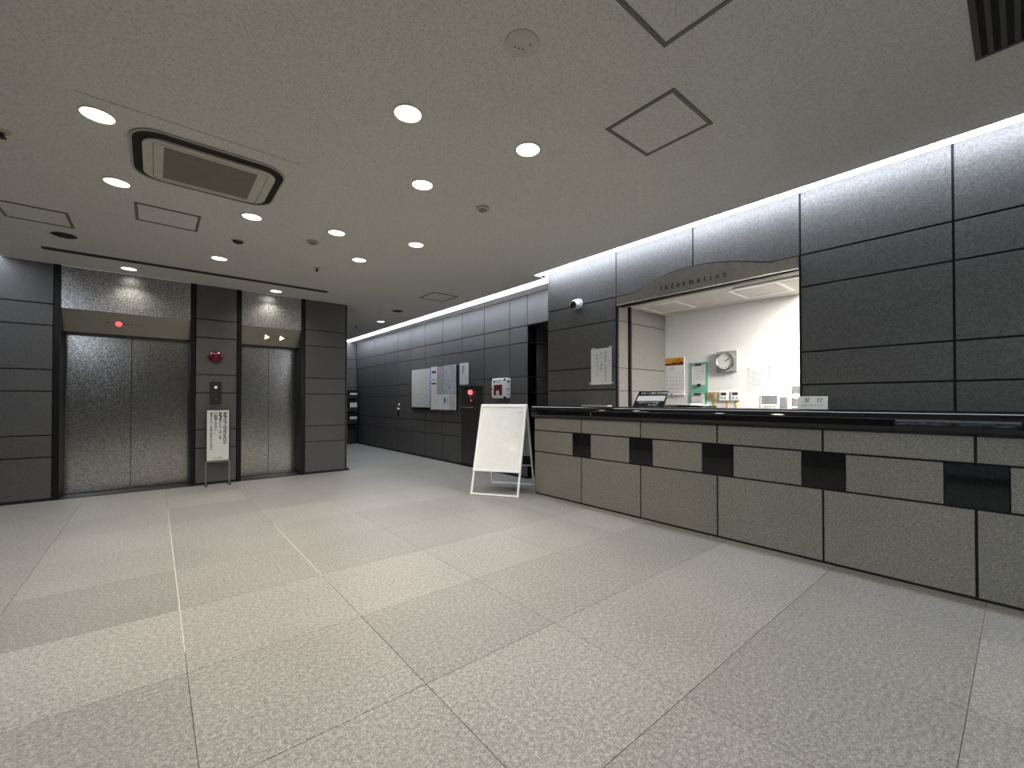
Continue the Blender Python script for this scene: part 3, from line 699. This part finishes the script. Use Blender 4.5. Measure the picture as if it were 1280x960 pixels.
# on the counter
ZT = z1 = 1.156
t = thing('flyer_stack', 'thin stack of white flyers lying on the black countertop', 'papers', (3.955, 3.2, ZT))
for k, (dx, dy) in enumerate(((0,0),(.004,.006),(-.003,-.004))): obj('sheet', B((3.93+dx, 4.015+dx, 3.02+dy, 3.40+dy, ZT+.0035*k, ZT+.0035*(k+1))), 'paper', t)
obj('print', B((3.94, 4.0, 3.06, 3.12, ZT+.0105, ZT+.0112), (3.94, 4.0, 3.22, 3.27, ZT+.0105, ZT+.0112)), 'red', t)

t = thing('counter_sign', 'white desk plate reading 受付 on the countertop', 'desk sign', (3.975, 1.06, ZT))
bm = prism(bmesh.new(), [(3.952,.962,ZT),(3.952,1.160,ZT),(3.975,1.160,ZT+.10),(3.975,.962,ZT+.10)], (.005,0,0)); obj('plate', bm, 'board', t)
bm = prism(bmesh.new(), [(3.977,.97,ZT+.092),(3.977,1.152,ZT+.092),(4.012,1.152,ZT),(4.012,.97,ZT)], (.004,0,0)); obj('back_leg', bm, 'board', t)
upv = Vector((.023,0,.10)).normalized()
lettering('lettering', [('受', .062, -.014, .042, 'CENTER', 1), ('付', .146, -.014, .042, 'CENTER', 1), ('お気軽にお声かけください', .10, -.068, .0125, 'CENTER', 1)], (3.975, 1.160, ZT+.10), (0,-1,0), upv, 'ink', t)

t = thing('slanted_guide_board', 'black slanted guide board with a white strip and white lettering', 'desk sign', (4.05, 2.5, ZT))
gb = [Vector((3.945, 2.70, ZT)), Vector((3.945, 2.335, ZT)), Vector((4.025, 2.325, ZT+.165)), Vector((4.025, 2.665, ZT+.165))]
obj('panel', prism(bmesh.new(), gb, (.014, 0, 0)), 'black_plastic', t)
def gq(a, b): return gb[0]*(1-a)*(1-b) + gb[1]*a*(1-b) + gb[2]*a*b + gb[3]*(1-a)*b
off = Vector((-.0012, 0, 0))
obj('white_strip', prism(bmesh.new(), [gq(.06,.38)+off, gq(.97,.38)+off, gq(.97,.70)+off, gq(.06,.70)+off], (-.0006,0,0)), 'paper', t)
gu = (gb[2]-gb[1]).normalized(); gu.y = 0
lettering('lettering', [('ロビーご案内 受付時間', .035, -.012, .030, 'LEFT', 1), ('係員不在のときはお電話', .03, -.122, .022, 'LEFT', 1), ('内線 ９番まで', .15, -.152, .018, 'LEFT', 1)], gq(0,1)+off, (0,-1,0), gu, 'paper', t)
obj('side_wing', prism(bmesh.new(), [gb[0]+Vector((.014,0,0)), gb[3]+Vector((.014,0,0)), Vector((4.03, 2.70, ZT))], (0,-.008,0)), 'black_plastic', t)

t = thing('paper_pile', 'untidy pile of papers and folders on the window ledge', 'papers', (4.40, 2.30, ZT))
zz = ZT
for k, (x0, x1, y0, y1, h, m_) in enumerate(((4.26,4.52,2.06,2.36,.012,'black_plastic'),(4.28,4.5,2.28,2.56,.014,'brown_paper'),(4.25,4.48,2.12,2.42,.008,'paper'),(4.28,4.52,2.22,2.56,.010,'paper'))):
    q = .0 if k < 2 else .014 + .008*(k-2)
    obj('sheet', B((x0,x1,y0,y1,zz+q,zz+q+h)), m_, t)

# ------------------------------------------------------------------ things on the booth back wall
XB = BX
t = thing('wall_calendar', 'white December wall calendar with an orange sunset photo', 'calendar', (XB, 2.84, 1.29))
obj('page', B((XB-.006, XB, 2.711, 2.975, 1.29, 1.772)), 'paper', t)
obj('photo', B((XB-.0072, XB-.0055, 2.722, 2.975, 1.672, 1.766)), 'orange_photo', t)
bm = prism(bmesh.new(), [(XB-.0072, 2.722, 1.672), (XB-.0072, 2.975, 1.672), (XB-.0072, 2.975, 1.692), (XB-.0072, 2.94, 1.70), (XB-.0072, 2.90, 1.694), (XB-.0072, 2.85, 1.713), (XB-.0072, 2.80, 1.70), (XB-.0072, 2.76, 1.716), (XB-.0072, 2.722, 1.705)], (-.0008,0,0)); obj('photo_hills', bm, 'hill_print', t)
obj('bottom_roll', tube(bmesh.new(), (XB-.016, 2.705, 1.298), (XB-.016, 2.97, 1.298), .010), 'paper', t)
obj('clip', B((XB-.03, XB-.004, 2.86, 2.885, 1.285, 1.312)), 'brown_paper', t)
items = [('12', .10, -.115, .05, 'CENTER', 1)]
for k in range(31):
    c = (k + 4) % 6; r_ = (k + 4) // 6
    items.append((str(k+1), .03 + c*.043, -.185 - r_*.050, .026, 'CENTER', 1))
lettering('date_print', items, (XB-.006, 2.975, 1.772), (0,-1,0), (0,0,1), 'ink_grey', t)
def clipboard(name, label, y0, y1, z0, z1, py0, py1, pz0, pz1, yel):
    t = thing(name, label, 'clipboard', (XB, (y0+y1)/2, z0))
    obj('board', B((XB-.006, XB, y0, y1, z0, z1)), 'green', t)
    obj('sheet', B((XB-.009, XB-.006, py0, py1, pz0, pz1)), 'paper', t)
    obj('clip', bevel(B((XB-.02, XB-.006, (py0+py1)/2-.04, (py0+py1)/2+.04, pz1-.012, pz1+.012)), .003, 1), 'dark_plate', t)
    n = max(2, int((pz1-pz0-.05)/.022))
    bm = bmesh.new()
    for k in range(n): box(bm, XB-.0098, XB-.009, py0+.02, py1-.025-.02*(k%3), pz1-.045-.02*k, pz1-.041-.02*k)
    obj('printed_lines', bm, 'ink_faint', t)['kind'] = 'stuff'
    if yel: obj('highlight', B((XB-.0096, XB-.009, py1-.06, py1-.02, pz0+.06, pz0+.14)), 'yellow', t)
    return t
t = clipboard('clipboard', 'mint green clipboard with a printed sheet below the clock', 2.414, 2.635, 1.33, 1.689, 2.448, 2.615, 1.413, 1.66, False)
obj('bulldog_clip', B((XB-.022, XB-.009, 2.50, 2.54, 1.395, 1.425)), 'dark_plate', t)
clipboard('clipboard', 'lower mint green clipboard half hidden by the countertop', 2.432, 2.65, 1.0, 1.318, 2.46, 2.62, 1.02, 1.30, False)
t = thing('wall_clock', 'square taupe wall clock with a round white dial', 'clock', (XB, 2.187, 1.55))
obj('case', bevel(B((XB-.035, XB, 2.07, 2.304, 1.552, 1.795)), .006, 2), 'clock_grey', t)
cc = (XB-.035, 2.195, 1.678)
obj('rim', lathe(bmesh.new(), [(.103,0),(.103,.012),(.094,.018),(.088,.010),(.088,.004)], cc, (-1,0,0), 48), 'chrome', t, True)
obj('dial', lathe(bmesh.new(), [(.09,.004),(0,.005)], cc, (-1,0,0), 48), 'paper', t)
bm = bmesh.new()
for k in range(12):
    a = 2*PI*k/12; u = Vector((0, -math.sin(a), math.cos(a))); p = Vector(cc) + Vector((-.0055,0,0))
    bar(bm, p+u*.068, p+u*.078, .006, .001, u.cross(Vector((1,0,0))))
obj('hour_marks', bm, 'ink_grey', t)['kind'] = 'stuff'
for nm, hr, ln_, wd in (('hour_hand', 2.1/12, .042, .008), ('minute_hand', 9/60, .062, .005)):
    a = 2*PI*hr; u = Vector((0, -math.sin(a), math.cos(a))); p = Vector(cc) + Vector((-.008,0,0))
    bm = bmesh.new(); bar(bm, p-u*.008, p+u*ln_, wd, .0015, u.cross(Vector((1,0,0)))); obj(nm, bm, 'ink', t)
t = thing('switch_plate', 'small tan switch plate with yellow strip below on the booth wall', 'switch', (XB, 2.367, 1.23))
obj('plate', bevel(B((XB-.012, XB, 2.307, 2.427, 1.232, 1.328)), .003, 1), 'tan', t)
for y in (2.35, 2.385): obj('rocker', B((XB-.016, XB-.012, y-.012, y+.012, 1.25, 1.305)), 'brown_paper', t)
obj('tape_strip', B((XB-.003, XB, 2.33, 2.352, 1.0, 1.232)), 'yellow', t)
for yc, yt, lb in ((2.228, 2.198, 'white air conditioner remote beside the tan switch plate'), (2.10, 2.098, 'white air conditioner remote on the clock side away from the switch plate')):
    t = thing('thermostat', lb, 'thermostat', (XB, yc, 1.22))
    obj('case', bevel(B((XB-.018, XB, yc-.052, yc+.052, 1.222, 1.330)), .005, 2), 'aframe', t)
    obj('screen', B((XB-.020, XB-.0175, yc-.03, yc+.03, 1.285, 1.315)), 'lcd', t)
    obj('keys', B((XB-.020, XB-.0175, yc-.03, yc-.008, 1.245, 1.262), (XB-.020, XB-.0175, yc+.008, yc+.03, 1.245, 1.262)), 'paper_grey', t)
    obj('tape_strip', B((XB-.003, XB, yt-.010, yt+.010, 1.0, 1.222)), 'yellow', t)
def sheet(label, y0, y1, z0, z1, lines=9):
    t = thing('wall_sheet', label, 'notice', (XB, (y0+y1)/2, z0))
    obj('paper', B((XB-.002, XB, y0, y1, z0, z1)), 'paper', t)
    bm = bmesh.new()
    for k in range(lines):
        z = z1 - .035 - k*(z1-z0-.06)/lines
        box(bm, XB-.0028, XB-.002, y0+.02+.006*(k%2), y1-.022-.012*(k%3), z-.006, z)
    obj('printed_lines', bm, 'ink_faint', t)['kind'] = 'stuff'
    for y in (y0+.008, y1-.008): obj('pin', B((XB-.006, XB-.002, y-.005, y+.005, z1-.014, z1-.004)), 'ink_grey', t)
sheet('faintly printed white sheet pinned nearer the wall clock', 1.794, 1.961, 1.337, 1.584)
sheet('faintly printed white sheet pinned above the grey flyers', 1.593, 1.749, 1.333, 1.59, 8)
def flyer(label, y0, y1, z0, z1, extra):
    t = thing('flyer', label, 'flyer', (XB, (y0+y1)/2, z0))
    obj('paper', B((XB-.004, XB, y0, y1, z0, z1)), 'paper', t)
    extra(t)
def f1(t):
    obj('photo', B((XB-.0052, XB-.0038, 1.675, 1.825, 1.185, 1.275)), 'grey_photo', t)
    obj('caption', B((XB-.0052, XB-.0038, 1.69, 1.81, 1.155, 1.163)), 'ink_grey', t)
flyer('wide grey photo flyer low on the booth wall', 1.66, 1.841, 1.02, 1.284, f1)
def f2(t):
    obj('photo', B((XB-.0052, XB-.0038, 1.582, 1.648, 1.1, 1.258)), 'grey_photo', t)
    bm = bmesh.new(); bar(bm, (XB-.0056, 1.637, 1.235), (XB-.0056, 1.597, 1.195), .028, .001, (0,1,1)); obj('red_mark', bm, 'red_print', t)
flyer('narrow grey flyer with dark red marks on the booth wall', 1.578, 1.652, 1.02, 1.262, f2)
def f3(t):
    obj('photo', B((XB-.0052, XB-.0038, 1.40, 1.54, 1.29, 1.37)), 'grey_photo', t)
    obj('photo', B((XB-.0052, XB-.0038, 1.40, 1.54, 1.165, 1.25)), 'grey_photo', t)
    bm = bmesh.new(); lathe(bm, [(.03,0),(.03,.006),(0,.007)], (XB-.004, 1.505, 1.268), (-1,0,0), 24); obj('white_disc', bm, 'aframe', t)
flyer('tall white poster with grey photos at the window edge', 1.37, 1.572, 1.02, 1.40, f3)

# ------------------------------------------------------------------ ceiling fixtures
def downlight(x, y, warm, label, power=1.0):
    t = thing('downlight', label, 'ceiling light', (x, y, CE), 'lit downlights')
    r_ = .076
    obj('trim_ring', lathe(bmesh.new(), [(r_,.004),(r_+.012,.004),(r_+.012,-.004),(r_+.002,-.006),(r_,-.004)], (x, y, CE), (0,0,1), 32), 'beige', t, True)
    obj('lens', lathe(bmesh.new(), [(r_,-.001),(r_*.7,-.004),(0,-.005)], (x, y, CE), (0,0,1), 32), 'lamp_warm' if warm else 'lamp_neutral', t, True)
    ld = bpy.data.lights.new('downlight_lamp', 'AREA'); ld.shape = 'DISK'; ld.size = .14; ld.energy = DOWN_W*power*(1.36 if warm else 0.89)
    ld.color = WARM if warm else NEUTRAL; ld.spread = math.radians(125)
    lo = bpy.data.objects.new('downlight_lamp', ld); C.objects.link(lo); lo.parent = t; lo.location = (0, 0, -.012)
L_ = 'round lit ceiling downlight '
for x, y, wm, lb, pw in ((-.27,3.487,1,'with warm glow beside the air conditioner end',1),(-.236,4.469,0,'between the air conditioner and square hatch',1),(1.128,2.30,1,'with warm glow nearest the round blank plate',1),
        (1.908,2.115,1,'with warm glow beside the framed hatch',1),(1.589,2.99,1,'with warm glow between plate and smoke detector',1),(.671,4.513,0,'just past the air conditioner corner',1),
        (1.388,4.399,0,'beside the pale smoke detector',1),(2.152,4.189,0,'alone towards the reception wall',1),(1.864,5.079,0,'near the sprinkler head',1),(.573,6.084,0,'next to the black dome camera',1),
        (-.264,7.30,0,'in front of the wide lift',.95),(1.418,7.349,0,'in front of the narrow lift',.9),(3.676,8.745,0,'in the corridor',.8),
        (2.75,-.85,0,'over the counter towards the entrance',.6),(.9,-.75,0,'over the lobby middle towards the entrance',1.3),(2.75,-2.5,0,'by the entrance glazing on the counter side',.6),(.4,-2.5,0,'by the entrance glazing on the left wall side',1.3)):
    downlight(x, y, wm, L_ + lb, pw)
for x, y, lb in ((-.72, 6.242, 'unlit dark downlight near the wide lift ceiling slot'), (3.49, 7.526, 'unlit dark downlight at the corridor mouth')):
    t = thing('downlight', lb, 'ceiling light', (x, y, CE))
    obj('trim_ring', lathe(bmesh.new(), [(.085,.003),(.098,.003),(.098,-.004),(.085,-.005)], (x, y, CE), (0,0,1), 32), 'dark_plate', t, True)
    obj('lens', lathe(bmesh.new(), [(.086,-.001),(.03,-.002),(0,-.002)], (x, y, CE), (0,0,1), 32), 'dark', t, True)
    obj('socket', lathe(bmesh.new(), [(.02,-.001),(.016,-.008),(0,-.009)], (x, y, CE), (0,0,1), 16), 'dark_plate', t, True)
t = thing('ceiling_plate', 'large round beige blank plate on the ceiling', 'ceiling plate', (1.317, 1.504, CE))
obj('disc', lathe(bmesh.new(), [(0,.002),(.083,.002),(.083,-.004),(.078,-.008),(0,-.008)], (1.317,1.504,CE), (0,0,1), 40), 'beige', t, True)
for dx, dy in ((.0,.02),(.02,.012),(-.02,.026),(.03,-.03)): obj('screw', lathe(bmesh.new(), [(.0045,-.007),(.0045,-.0085),(0,-.009)], (1.317+dx, 1.504+dy, CE), (0,0,1), 12), 'dark_plate', t)
for x, y, lb in ((2.186, 3.013, 'round smoke detector between warm downlight and reception wall'), (1.271, 4.805, 'round smoke detector on the lift side of the air conditioner')):
    t = thing('smoke_detector', lb, 'smoke detector', (x, y, CE))
    obj('base', lathe(bmesh.new(), [(0,.002),(.06,.002),(.06,-.012),(.052,-.018),(0,-.018)], (x,y,CE), (0,0,1), 32), 'beige2', t, True)
    obj('sensor', lathe(bmesh.new(), [(.035,-.017),(.034,-.024),(.026,-.030),(0,-.031)], (x,y,CE), (0,0,1), 24), 'grille', t, True)
for x, y, lb in ((1.565, 5.731, 'small sprinkler head near the lifts'), (3.483, 9.67, 'small sprinkler head in the corridor'), (-.745, 4.079, 'small sprinkler head towards the left wall')):
    t = thing('sprinkler_head', lb, 'sprinkler', (x, y, CE))
    obj('plate', lathe(bmesh.new(), [(0,.002),(.045,.002),(.045,-.004),(.03,-.010),(0,-.010)], (x,y,CE), (0,0,1), 24), 'beige2', t, True)
    obj('nozzle', lathe(bmesh.new(), [(.012,-.009),(.012,-.035),(.022,-.038),(.022,-.041),(0,-.041)], (x,y,CE), (0,0,1), 16), 'dark_plate', t, True)
t = thing('dome_camera', 'small black dome camera on the ceiling near the lifts', 'security camera', (.66, 5.287, CE))
obj('ring', lathe(bmesh.new(), [(0,.002),(.06,.002),(.06,-.006),(.048,-.010),(0,-.010)], (.66,5.287,CE), (0,0,1), 28), 'beige2', t, True)
obj('dome', lathe(bmesh.new(), [(.05,-.009),(.046,-.018),(.032,-.028),(.015,-.033),(0,-.034)], (.66,5.287,CE), (0,0,1), 28), 'lens', t, True)
t = thing('slot_diffuser', 'long thin black air slot in the ceiling before the lifts', 'air slot', (.533, 6.86, CE))
obj('slot', B((-.965, 2.04, 6.838, 6.945, CE-.002, CE+.002)), 'dark', t)
obj('edge', B((-.965, 2.04, 6.83, 6.838, CE-.004, CE+.002), (-.965, 2.04, 6.945, 6.952, CE-.004, CE+.002)), 'trim_grey', t)
for x0, x1, y0, y1, lb in ((-1.06,-.61,5.485,5.93,'square framed ceiling hatch in the corner over the left wall'), (-.147,.314,4.805,5.26,'square framed ceiling hatch between the air conditioner and the lifts'),
        (2.13,2.58,1.19,1.645,'square framed ceiling hatch beside the reception light cove'), (1.40,1.848,.62,1.082,'square framed ceiling hatch nearest the round blank plate'), (3.30,3.745,5.83,6.31,'square framed ceiling hatch at the corridor side')):
    frame_flat('ceiling_hatch', x0, x1, y0, y1, CE, .022, 'trim_grey', lb, 'ceiling hatch', None, 'ceiling')
# cassette air conditioner
t = thing('air_conditioner', 'beige ceiling cassette air conditioner with rounded dark air gap', 'air conditioner', (.306, 3.825, CE))
ox0, ox1, oy0, oy1 = -.125, .738, 3.445, 4.205
obj('bezel', ring(bmesh.new(), rrect(ox0-.012, ox1+.012, oy0-.012, oy1+.012, .17, CE-.012), rrect(ox0, ox1, oy0, oy1, .16, CE-.012), .0115), 'beige2', t)
obj('air_gap', prism(bmesh.new(), rrect(ox0-.002, ox1+.002, oy0-.002, oy1+.002, .16, CE-.004), (0,0,.003)), 'dark', t)
pn = obj('front_panel', bevel(prism(bmesh.new(), rrect(-.075, .690, 3.535, 4.165, 0.10, CE-.018), (0,0,.0135)), .004, 1), 'beige', t)
obj('panel_groove', ring(bmesh.new(), rrect(-.022, .637, 3.572, 4.138, .02, CE-.0188), rrect(-.019, .634, 3.575, 4.135, .018, CE-.0188), .001), 'dark', t)
gr = obj('intake_grille', B((.035, .572, 3.603, 4.105, CE-.0195, CE-.017)), 'grille', t)
bm = bmesh.new()
for k in range(25): box(bm, .038 + k*.0215, .0425 + k*.0215, 3.606, 4.102, CE-.0215, CE-.0194)
gs = obj('grille_bars', bm, 'grille', gr); gs['kind'] = 'stuff'
# large return air vent
t = thing('air_vent', 'large dark slatted air vent in the ceiling beside the reception wall', 'air vent', (2.78, -.15, CE))
vx0, vx1, vy0, vy1 = 2.45, 3.10, -.45, .137
obj('frame', B((vx0,vx1,vy1-.022,vy1,CE-.008,CE+.002),(vx0,vx1,vy0,vy0+.022,CE-.008,CE+.002),(vx0,vx0+.02,vy0+.022,vy1-.022,CE-.008,CE+.002),(vx1-.02,vx1,vy0+.022,vy1-.022,CE-.008,CE+.002)), 'vent', t)
obj('recess', B((vx0+.02,vx1-.02,vy0+.022,vy1-.022,CE-.001,CE+.001)), 'dark', t)
for k in range(13): piece('slat', vx0+.021, vx1-.021, vy1-.062-.0415*k, vy1-.044-.0415*k, CE-.007, CE-.0015, 'vent', t, .0008)

# ------------------------------------------------------------------ side glazing and the planting outside it
rw = structure('window_1', B((XL-.06, XL, YR, YG, 0, .10), (XL-.06, XL, YR, YG, 2.33, 2.40)), 'black_metal', 'tall black framed glazing on the left side of the lobby', 'window')
n = 4
for k in range(n+1):
    y = YR + .03 + (YG-.03-YR-.03)*k/n; obj('mullion', B((XL-.055, XL-.005, y-.03, y+.03, .10, 2.33)), 'black_metal', rw)
for k in range(n):
    a, b = YR + .03 + (YG-YR-.06)*k/n + .03, YR + .03 + (YG-YR-.06)*(k+1)/n - .03
    obj('pane', B((XL-.034, XL-.028, a, b, .10, 2.33)), 'glass', rw)
structure('ground', B((-14, XL-.06, -14, 10, -.14, -.01)), 'asphalt', 'grey paving outside the side glazing', 'ground')
for hx, hy0, hy1, lb in ((-4.4, -4.0, -1.0, 'clipped green hedge outside the glazing nearer the rear wall'), (-4.2, -.6, 2.4, 'clipped green hedge outside the glazing nearer the lifts')):
    t = thing('hedge', lb, 'hedge', (hx, (hy0+hy1)/2, -.01))
    for k in range(7):
        y = hy0 + .2 + (hy1-hy0-.4)*k/6; obj('stem', tube(bmesh.new(), (hx, y, -.01), (hx+random.uniform(-.1,.1), y+random.uniform(-.1,.1), 1.0), .02, 6), 'wood', t)
    bm = bmesh.new()
    for k in range(2600):
        p = Vector((hx + random.uniform(-.45, .45), random.uniform(hy0, hy1), .15 + 1.55*random.random()**.8))
        d = Vector((random.gauss(0,1), random.gauss(0,1), random.gauss(0,1))).normalized(); e = d.orthogonal().normalized(); q = .045
        bm.faces.new([bm.verts.new(p + d*q*1.5), bm.verts.new(p + e*q*.7), bm.verts.new(p - d*q*1.5), bm.verts.new(p - e*q*.7)])
    f_ = obj('foliage', bm, 'leaf', t); f_['kind'] = 'stuff'

# ------------------------------------------------------------------ groups of look-alikes
GROUPS = {'ceiling_hatch': 'ceiling access hatches', 'sprinkler_head': 'sprinkler heads', 'smoke_detector': 'smoke detectors', 'thermostat': 'air conditioner remotes',
          'clipboard': 'green clipboards on the booth wall', 'wall_sheet': 'pinned sheets on the booth wall', 'flyer': 'flyers on the booth wall', 'elevator': 'elevators',
          'cove_light': 'cove lights', 'hedge': 'hedges outside the glazing', 'dome_camera': 'security cameras'}
for o in list(C.objects):
    base = o.name.split('.')[0]
    if o.parent is None and base in GROUPS and 'group' not in o: o['group'] = GROUPS[base]
    if o.parent is None and base == 'downlight' and 'group' not in o: o['group'] = 'unlit downlights'
